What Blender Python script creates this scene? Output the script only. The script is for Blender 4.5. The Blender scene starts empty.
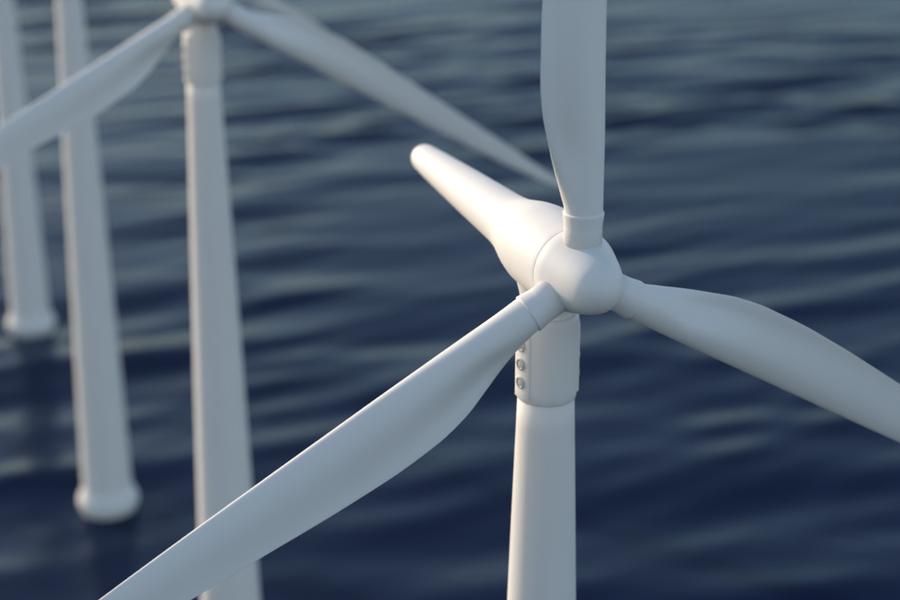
import bpy, bmesh, math
import numpy as np
from mathutils import Vector

R = math.radians
sc = bpy.context.scene
U = 0.0415                       # metres per layout unit (hub about 72 m above the sea)

# ------------------------------------------------------------------ camera
PITCH = math.atan(0.3766)
cam_d = bpy.data.cameras.new("camera")
cam = bpy.data.objects.new("camera", cam_d)
sc.collection.objects.link(cam)
cam.location = (0, 0, 2299.5 * U)
cam.rotation_euler = (R(90) - PITCH, 0, 0)
cam_d.sensor_width = 36.0
cam_d.lens = 36.0 * 1703.4 / 900
cam_d.clip_start = 0.5
cam_d.clip_end = 60000
cam_d.dof.use_dof = True
cam_d.dof.focus_distance = 1650 * U
cam_d.dof.aperture_fstop = 0.082
cam_d.dof.aperture_blades = 0
sc.camera = cam

# ------------------------------------------------------------------ sky and sun
SUN_AZ = -52.0                   # degrees from straight ahead, towards the left
SUN_EL = 18.0
w = bpy.data.worlds.new("World")
sc.world = w
w.use_nodes = True
nt = w.node_tree
sky = nt.nodes.new("ShaderNodeTexSky")
sky.sky_type = 'NISHITA'
sky.sun_disc = False
sky.sun_elevation = R(SUN_EL)
sky.sun_rotation = R(SUN_AZ)
sky.altitude = 0
sky.air_density = 1.0
sky.dust_density = 1.0
sky.ozone_density = 1.5
bg = nt.nodes["Background"]
bg.inputs["Strength"].default_value = 0.15
tint = nt.nodes.new("ShaderNodeMix"); tint.data_type = 'RGBA'; tint.blend_type = 'MULTIPLY'
tint.inputs["Factor"].default_value = 1.0
tint.inputs["B"].default_value = (1.09, 1.0, 0.94, 1)          # milky, slightly warm air
nt.links.new(sky.outputs[0], tint.inputs["A"])
nt.links.new(tint.outputs["Result"], bg.inputs[0])

sl = bpy.data.lights.new("sun", 'SUN')
sun = bpy.data.objects.new("sun", sl)
sc.collection.objects.link(sun)
S = Vector((math.sin(R(SUN_AZ)) * math.cos(R(SUN_EL)),
            math.cos(R(SUN_AZ)) * math.cos(R(SUN_EL)), math.sin(R(SUN_EL))))
sun.rotation_euler = S.to_track_quat('Z', 'Y').to_euler()
sun.location = S * 400
sl.energy = 2.0
sl.angle = R(0.53)
sl.color = (1.0, 0.86, 0.68)

sc.view_settings.view_transform = 'Standard'
sc.view_settings.look = 'None'
sc.view_settings.exposure = 0.52
sc.view_settings.gamma = 1.0
sc.render.engine = 'CYCLES'
sc.cycles.use_denoising = True
sc.cycles.max_bounces = 8

# ------------------------------------------------------------------ materials
def principled(name):
    m = bpy.data.materials.new(name)
    m.use_nodes = True
    return m, m.node_tree, m.node_tree.nodes["Principled BSDF"]

def paint(name, col, rough, wear=0.04):
    m, t, b = principled(name)
    tc = t.nodes.new("ShaderNodeTexCoord")
    mp = t.nodes.new("ShaderNodeMapping")
    mp.inputs["Scale"].default_value = (1.0, 1.0, 0.25)
    t.links.new(tc.outputs["Object"], mp.inputs[0])
    n = t.nodes.new("ShaderNodeTexNoise")
    n.inputs["Scale"].default_value = 0.9
    n.inputs["Detail"].default_value = 5
    t.links.new(mp.outputs[0], n.inputs["Vector"])
    mx = t.nodes.new("ShaderNodeMix"); mx.data_type = 'RGBA'
    t.links.new(n.outputs["Fac"], mx.inputs["Factor"])
    mx.inputs["A"].default_value = (*[c * (1 - wear) for c in col], 1)
    mx.inputs["B"].default_value = (*[min(1, c * (1 + wear)) for c in col], 1)
    t.links.new(mx.outputs["Result"], b.inputs["Base Color"])
    n2 = t.nodes.new("ShaderNodeTexNoise")
    n2.inputs["Scale"].default_value = 14
    n2.inputs["Detail"].default_value = 4
    t.links.new(tc.outputs["Object"], n2.inputs["Vector"])
    mr = t.nodes.new("ShaderNodeMapRange")
    mr.inputs["To Min"].default_value = rough - 0.04
    mr.inputs["To Max"].default_value = rough + 0.06
    t.links.new(n2.outputs["Fac"], mr.inputs["Value"])
    t.links.new(mr.outputs["Result"], b.inputs["Roughness"])
    bp = t.nodes.new("ShaderNodeBump")
    bp.inputs["Strength"].default_value = 0.03
    bp.inputs["Distance"].default_value = 0.02
    t.links.new(n2.outputs["Fac"], bp.inputs["Height"])
    t.links.new(bp.outputs[0], b.inputs["Normal"])
    return m

M_WHITE = paint("white_gelcoat", (0.82, 0.80, 0.77), 0.55, 0.02)
M_TOWER = paint("white_tower_paint", (0.81, 0.79, 0.76), 0.58, 0.025)
M_BOLT = paint("pale_grey_metal", (0.50, 0.49, 0.46), 0.40, 0.05)

def water_mat():
    m, t, b = principled("sea_water")
    t.nodes.remove(b)
    deep = t.nodes.new("ShaderNodeBsdfDiffuse")
    deep.inputs["Color"].default_value = (0.007, 0.013, 0.043, 1)
    shine = t.nodes.new("ShaderNodeBsdfGlossy")
    shine.inputs["Color"].default_value = (0.43, 0.52, 0.54, 1)
    shine.inputs["Roughness"].default_value = 0.20
    fr = t.nodes.new("ShaderNodeFresnel")
    fr.inputs["IOR"].default_value = 1.333
    mix = t.nodes.new("ShaderNodeMixShader")
    t.links.new(fr.outputs[0], mix.inputs[0])
    t.links.new(deep.outputs[0], mix.inputs[1])
    t.links.new(shine.outputs[0], mix.inputs[2])
    t.links.new(mix.outputs[0], t.nodes["Material Output"].inputs["Surface"])
    tc = t.nodes.new("ShaderNodeTexCoord")
    mp = t.nodes.new("ShaderNodeMapping")
    mp.inputs["Scale"].default_value = (0.45, 1.0, 1.0)
    mp.inputs["Rotation"].default_value = (0, 0, R(8))
    t.links.new(tc.outputs["Object"], mp.inputs[0])
    n = t.nodes.new("ShaderNodeTexNoise")
    n.inputs["Scale"].default_value = 0.55
    n.inputs["Detail"].default_value = 4
    n.inputs["Roughness"].default_value = 0.5
    t.links.new(mp.outputs[0], n.inputs["Vector"])
    bp = t.nodes.new("ShaderNodeBump")
    bp.inputs["Strength"].default_value = 0.35
    bp.inputs["Distance"].default_value = 0.30
    t.links.new(n.outputs["Fac"], bp.inputs["Height"])
    for node in (deep, shine, fr):
        t.links.new(bp.outputs[0], node.inputs["Normal"])
    return m

# ------------------------------------------------------------------ sea
def axis(lo, hi, step, far, grow=1.22):
    a = list(np.arange(lo, hi + step * 0.5, step))
    s, x, up = step, a[-1], []
    while x < far:
        s *= grow; x += s; up.append(x)
    s, x, dn = step, a[0], []
    while x > -far:
        s *= grow; x -= s; dn.append(x)
    return np.array(dn[::-1] + a + up)

def make_sea():
    xs = axis(-190, 190, 0.8, 30000)
    ys = axis(110, 640, 0.8, 30000)
    X, Y = np.meshgrid(xs, ys)
    Z = np.zeros_like(X); DX = np.zeros_like(X); DY = np.zeros_like(X)
    fade = 1.0 / (1.0 + (np.maximum(0, np.abs(X) - 190) / 60) ** 2 + (np.maximum(0, np.maximum(110 - Y, Y - 640)) / 60) ** 2)
    rng = np.random.default_rng(11)
    env = np.zeros_like(X)                              # calmer and rougher patches
    for i in range(14):
        lam = rng.uniform(45, 160); th = rng.uniform(0, math.pi)
        k = 2 * math.pi / lam
        env += np.cos(k * math.cos(th) * X + k * math.sin(th) * 0.7 * Y + rng.uniform(0, 6.28))
    env = np.clip(1.0 + 0.42 * env / math.sqrt(7), 0.35, 1.75)
    env *= 0.72 + 0.28 / (1 + np.exp(-(Y - 250) / 22))  # the near water lies calmer
    N = 90
    for i in range(N):
        lam = 6.5 * (40.0 / 6.5) ** rng.random()
        th = R(-67) + rng.normal(0, R(16))              # travel direction: towards the camera
        k = 2 * math.pi / lam
        kx, ky = k * math.cos(th), k * math.sin(th)
        slope = 0.0142 * (1.0 if lam > 9 else 0.85)
        A = slope / k * env
        ph = kx * X + ky * Y + rng.random() * 2 * math.pi
        Z += A * np.cos(ph)
        DX -= 0.7 * A * kx / k * np.sin(ph); DY -= 0.7 * A * ky / k * np.sin(ph)
    V = np.stack([X + DX * fade, Y + DY * fade, Z * fade], -1).reshape(-1, 3)
    ny, nx = X.shape
    idx = np.arange(nx * ny).reshape(ny, nx)
    F = np.stack([idx[:-1, :-1], idx[:-1, 1:], idx[1:, 1:], idx[1:, :-1]], -1).reshape(-1, 4)
    me = bpy.data.meshes.new("sea_water")
    me.vertices.add(len(V)); me.vertices.foreach_set("co", V.ravel())
    me.loops.add(F.size); me.loops.foreach_set("vertex_index", F.ravel().astype(np.int32))
    me.polygons.add(len(F))
    me.polygons.foreach_set("loop_start", np.arange(0, F.size, 4, dtype=np.int32))
    me.update(calc_edges=True)
    me.shade_smooth()
    me.materials.append(water_mat())
    o = bpy.data.objects.new("sea_water", me)
    sc.collection.objects.link(o)
    o["kind"] = "structure"
    o["label"] = "dark blue rippled sea around the towers"
make_sea()

# ------------------------------------------------------------------ shape helpers
def link(name, bm, mat, parent=None, sharp=None):
    bmesh.ops.recalc_face_normals(bm, faces=bm.faces)
    me = bpy.data.meshes.new(name)
    bm.to_mesh(me); bm.free()
    if sharp is None:
        me.shade_smooth()
    else:
        me.shade_smooth()
        me.set_sharp_from_angle(angle=R(sharp))
    me.materials.append(mat)
    o = bpy.data.objects.new(name, me)
    sc.collection.objects.link(o)
    if parent: o.parent = parent
    return o

def loft(bm, rings, cap0=True, cap1=True):
    vr = [[bm.verts.new(p) for p in r] for r in rings]
    n = len(vr[0])
    for a, b in zip(vr, vr[1:]):
        for i in range(n):
            j = (i + 1) % n
            bm.faces.new((a[i], a[j], b[j], b[i]))
    if cap0: bm.faces.new(vr[0][::-1])
    if cap1: bm.faces.new(vr[-1])
    return bm

def lathe(prof, origin, ax, e1, e2, n=64):
    """prof = [(distance along ax, radius)] in units"""
    bm = bmesh.new()
    rings = []
    for t, r in prof:
        r = max(r, 0.02)
        rings.append([(origin + ax * t + e1 * (r * math.cos(a)) + e2 * (r * math.sin(a))) * U
                      for a in [2 * math.pi * k / n for k in range(n)]])
    return loft(bm, rings)

def smooth_profile(keys, n):
    """monotone cubic through keys"""
    x = np.array([k[0] for k in keys], float); y = np.array([k[1] for k in keys], float)
    h = np.diff(x); d = np.diff(y) / h
    m = np.zeros(len(x)); m[0] = d[0]; m[-1] = d[-1]
    for i in range(1, len(x) - 1):
        if d[i-1] * d[i] > 0:
            w1 = 2 * h[i] + h[i-1]; w2 = h[i] + 2 * h[i-1]
            m[i] = (w1 + w2) / (w1 / d[i-1] + w2 / d[i])
    def f(t):
        i = min(max(np.searchsorted(x, t) - 1, 0), len(h) - 1)
        s = (t - x[i]) / h[i]
        return ((2*s**3 - 3*s**2 + 1) * y[i] + (s**3 - 2*s**2 + s) * h[i] * m[i]
                + (-2*s**3 + 3*s**2) * y[i+1] + (s**3 - s**2) * h[i] * m[i+1])
    return f

Z3, X3, Y3 = Vector((0, 0, 1)), Vector((1, 0, 0)), Vector((0, 1, 0))
NOSE = Vector((0, -1, 0))
HUB_H = 1742.2
SLEEVE0, SLEEVE1 = HUB_H - 159, HUB_H - 66
HUB = Vector((0, -79.0, HUB_H))      # rotor centre, 79 units ahead of the tower axis
O = Vector((0, 0, 0))

def tower_r(z):
    d = SLEEVE0 - z
    return 29.6 + 0.0328 * d - 4.2e-6 * d * d

# ------------------------------------------------------------------ turbine parts
def build_tower(root):
    prof = [(-60, 71), (0, 71)]
    prof += [(z, tower_r(z)) for z in np.linspace(30, SLEEVE0 + 10, 40)]
    return link("tower", lathe(prof, O, Z3, X3, Y3, 96), M_TOWER, root)

def build_base(root):
    prof = [(-60, 74), (-8, 76), (0, 79.5), (8, 83.4), (16, 85.7), (24, 86.2), (32, 85.2), (40, 82.4), (48, 78.4), (56, 74.6), (64, 71.6), (72, 70), (80, 68)]
    return link("base_collar", lathe(prof, O, Z3, X3, Y3, 96), M_TOWER, root)

def build_sleeve(root):
    r = 32.2
    prof = [(SLEEVE0 + 2.0, 28), (SLEEVE0 + 0.2, 29.6), (SLEEVE0, 30.2), (SLEEVE0 + 0.5, 30.6), (SLEEVE0 + 4.0, 31.2),
            (SLEEVE0 + 7.5, r - .25), (SLEEVE0 + 12, r)]
    prof += [(z, r) for z in np.linspace(SLEEVE0 + 20, SLEEVE1 - 5, 12)]
    prof += [(SLEEVE1 - 2, r - 0.4), (SLEEVE1 - 0.6, r - 1.3), (SLEEVE1, r - 2.2), (SLEEVE1 + 0.1, 26.5),
             (SLEEVE1 + 2.0, 25.8), (SLEEVE1 + 50, 25.8)]
    return link("tower_sleeve", lathe(prof, O, Z3, X3, Y3, 96), M_TOWER, root, 50)

def build_panel(root, side):
    """raised, round-topped plate that wraps part of the sleeve; three bolts on it"""
    mid = -R(76) if side < 0 else R(90)                     # angle from the nose
    hw, z0, z1 = R(21), SLEEVE0 + 5, SLEEVE1 - 8
    rr = 31.8
    bm = bmesh.new()
    def P(a, z, r):
        return Vector((math.sin(a) * r, -math.cos(a) * r, z)) * U
    # outline of the plate, (u = angle offset, z)
    out = []
    top = z1 - 12
    for k in range(9): out.append((-hw + 2 * hw * k / 8, z0))
    for k in range(1, 7): out.append((hw, z0 + (top - z0) * k / 6))
    for k in range(1, 12):
        an = math.pi * k / 12
        out.append((hw * math.cos(an), top + 12 * math.sin(an)))
    for k in range(6, 0, -1): out.append((-hw, z0 + (top - z0) * k / 6))
    cz = (z0 + z1) / 2
    rings = []
    for inset, r in [(1.0, rr - 1.5), (1.0, rr + 1.3), (0.985, rr + 1.75), (0.95, rr + 1.95), (0.75, rr + 2.0), (0.4, rr + 2.0), (0.05, rr + 2.0)]:
        rings.append([P(mid + u * (inset if inset > 0.9 else inset), cz + (z - cz) * (1 - (1 - inset) * (0.35 if inset > 0.9 else 1)), r) for u, z in out])
    loft(bm, rings)
    p = link("side_panel", bm, M_TOWER, root, 40)
    for k in range(3):
        z = SLEEVE0 + 23.0 + k * 20.3
        a = mid
        c = Vector((math.sin(a), -math.cos(a), 0))
        e1 = Vector((math.cos(a), math.sin(a), 0))
        c0 = c * (rr + 1.4) + Z3 * z
        prof = [(-1, 6.7), (0.9, 6.7), (1.6, 6.4), (1.9, 5.7), (1.9, 4.8), (0.9, 4.2), (0.7, 3.6), (1.3, 3.2), (1.7, 2.8), (1.8, 1.6), (1.8, 0)]
        link("bolt", lathe(prof, c0, c, e1, Z3, 28), M_BOLT, p, 35)
    return p

def build_nacelle(root):
    f = smooth_profile([(18, 42.0), (34, 43.4), (60, 44.6), (90, 44.4), (116, 41.4), (138, 36.8), (158, 32.6), (185, 29.6), (235, 27.4),
                        (300, 24.6), (370, 21.3), (425, 18.5), (452, 16.6)], 0)
    prof = [(20.6, 36.0), (19.7, 41.0), (19.95, 41.6), (20.8, 41.9)] + [(t, f(t)) for t in np.linspace(22, 452, 90)]
    a0 = 16.4
    for k in range(1, 13):
        an = math.pi / 2 * k / 12
        prof.append((452 + 16 * math.sin(an), a0 * math.cos(an) ** 0.9 if k < 12 else 0.02))
    return link("nacelle", lathe(prof, HUB, Vector((0, math.cos(R(0.35)), -math.sin(R(0.35)))), X3, Vector((0, math.sin(R(0.35)), math.cos(R(0.35)))), 96), M_WHITE, root, 60)

def build_neck(root):
    prof = [(-64, 27.6), (-58, 27.6), (-50, 28.3), (-42, 29.8), (-32, 32.5), (-20, 36.2), (-8, 39.4), (0, 40.5)]
    return link("yaw_neck", lathe(prof, Vector((0, 0, HUB_H)), Z3, X3, Y3, 96), M_WHITE, root, 60)

def build_spinner(root):
    f = smooth_profile([(-18, 42.0), (-12, 41.4), (0, 38.5), (12, 35.2), (24, 31.7), (34, 28.2), (42, 24.4), (48, 19.5), (52.5, 14), (55.4, 8.0), (56.6, 3.0), (56.8, 0.02)], 0)
    prof = [(-20.0, 38), (-20.0, 41.3), (-19.6, 41.8)] + [(t, f(t)) for t in np.linspace(-18, 48, 40)]
    prof += [(t, f(t)) for t in (49.5, 51, 52.5, 53.7, 54.8, 55.6, 56.2, 56.6, 56.8)]
    return link("spinner", lathe(prof, HUB, NOSE, X3, Z3, 96), M_WHITE, root, 60)

LENGTH = 785.0
chord_f = smooth_profile([(0, 37), (64, 37), (85, 42), (110, 50), (140, 59.5), (170, 68), (205, 72.5), (245, 73.2), (300, 70.5), (400, 61.5), (500, 51.5),
                          (600, 40.5), (690, 29), (750, 19.5), (771, 14), (781, 9), (785, 3)], 0)
thick_f = smooth_profile([(0, 36.5), (64, 36.5), (90, 35), (120, 32.5), (160, 29), (210, 25), (300, 19.5), (450, 12.5), (600, 7), (720, 4), (785, 1.2)], 0)
le_f = smooth_profile([(0, 18.5), (66, 18.5), (200, 19), (400, 18.5), (600, 15.5), (730, 11), (785, 4)], 0)
pitch_f = smooth_profile([(0, -10), (64, -10), (100, -4), (140, 5), (180, 10.5), (230, 13.7), (450, 14), (785, 9)], 0)

def section(h, n=56):
    """closed loop of (x towards leading edge, y towards the nose): a round tube at the leading
    edge that runs out into a thin trailing fin"""
    c, t, le = chord_f(h), thick_f(h), le_f(h)
    b = min(1, max(0, (h - 66) / (150 - 66))); b = b * b * (3 - 2 * b)
    xm = min(0.5, max(0.31, 0.52 * t / c))
    pts = []
    for k in range(n):
        a = 2 * math.pi * k / n
        x = 0.5 * (1 - math.cos(a))
        sg = 1 if math.sin(a) >= 0 else -1
        yc = 0.5 * abs(math.sin(a))
        if x < xm:
            ya = 0.5 * math.sqrt(max(0, 1 - ((xm - x) / xm) ** 2))
        else:
            u = (x - xm) / (1 - xm)
            v = min(1, u / (0.74 + 0.26 * min(1, max(0, (h - 190) / 190))))
            ya = 0.5 * ((1 - 3 * v * v + 2 * v ** 3) * 0.86 + 0.14 * math.sqrt(max(0, 1 - u * u)))
        pts.append((le - x * c, ((1 - b) * yc + b * ya) * sg * t))
    return pts

def build_blade(root, phi):
    bdir = Z3 * math.cos(phi) + X3 * math.sin(phi)
    tan = -Z3 * math.sin(phi) + X3 * math.cos(phi)
    bm = bmesh.new()
    hs = [30, 50, 62] + list(np.linspace(68, 240, 44)) + list(np.linspace(250, 745, 60)) + [753, 760, 766, 771, 775, 778.5, 781, 783.3, 785]
    rings = []
    for h in hs:
        q = R(pitch_f(h))
        ex = tan * math.cos(q) - NOSE * math.sin(q)       # towards the leading edge
        ey = NOSE * math.cos(q) + tan * math.sin(q)
        rings.append([(HUB + bdir * h + ex * x + ey * y) * U for x, y in section(h)])
    loft(bm, rings)
    bl = link("blade", bm, M_WHITE, root)
    prof = [(20, 15.6), (40, 17.0), (54, 18.8), (61.5, 19.7), (63.6, 19.9), (64.4, 19.7), (64.8, 19.1), (65.0, 17.0)]
    link("root_collar", lathe(prof, HUB, bdir, tan, NOSE, 64), M_WHITE, bl, 45)
    return bl

def children(o):
    return [c for c in bpy.data.objects if c.parent == o]

def copy_tree(o, parent=None):
    c = o.copy(); sc.collection.objects.link(c)
    c.parent = parent
    for ch in children(o): copy_tree(ch, c)
    return c

YAW = R(20.4)
def make_turbine():
    root = bpy.data.objects.new("wind_turbine", None)
    sc.collection.objects.link(root)
    root["category"] = "wind turbine"
    root["group"] = "white wind turbines standing in a row in the sea"
    build_tower(root); build_base(root); build_sleeve(root)
    build_panel(root, -1); build_panel(root, 1)
    build_nacelle(root); build_neck(root); build_spinner(root)
    return root

LABELS = [
    "nearest white wind turbine, in sharp focus, whole spinner, bolted sleeve and tapering nacelle in view",
    "softly blurred white wind turbine just behind the sharp one, hub cut by the top edge",
    "blurred white turbine tower with flared foot standing in water, between two other blurred towers",
    "faintest and farthest white turbine tower, at the left edge, small flared foot in the water",
]
PHASES = [-0.1, 0.7, 0.5, 0.0]
T1 = Vector((99.7, 1620.6, 0)); STEP = Vector((-544.6, 1397.5, 0))

first = make_turbine()
roots = [first] + [copy_tree(first) for _ in range(3)]
proto = None
for i, r in enumerate(roots):
    r.location = (T1 + STEP * i) * U
    r.rotation_euler = (0, 0, YAW)
    r["label"] = LABELS[i]
    for k in range(3):
        build_blade(r, R(PHASES[i] + 120 * k))
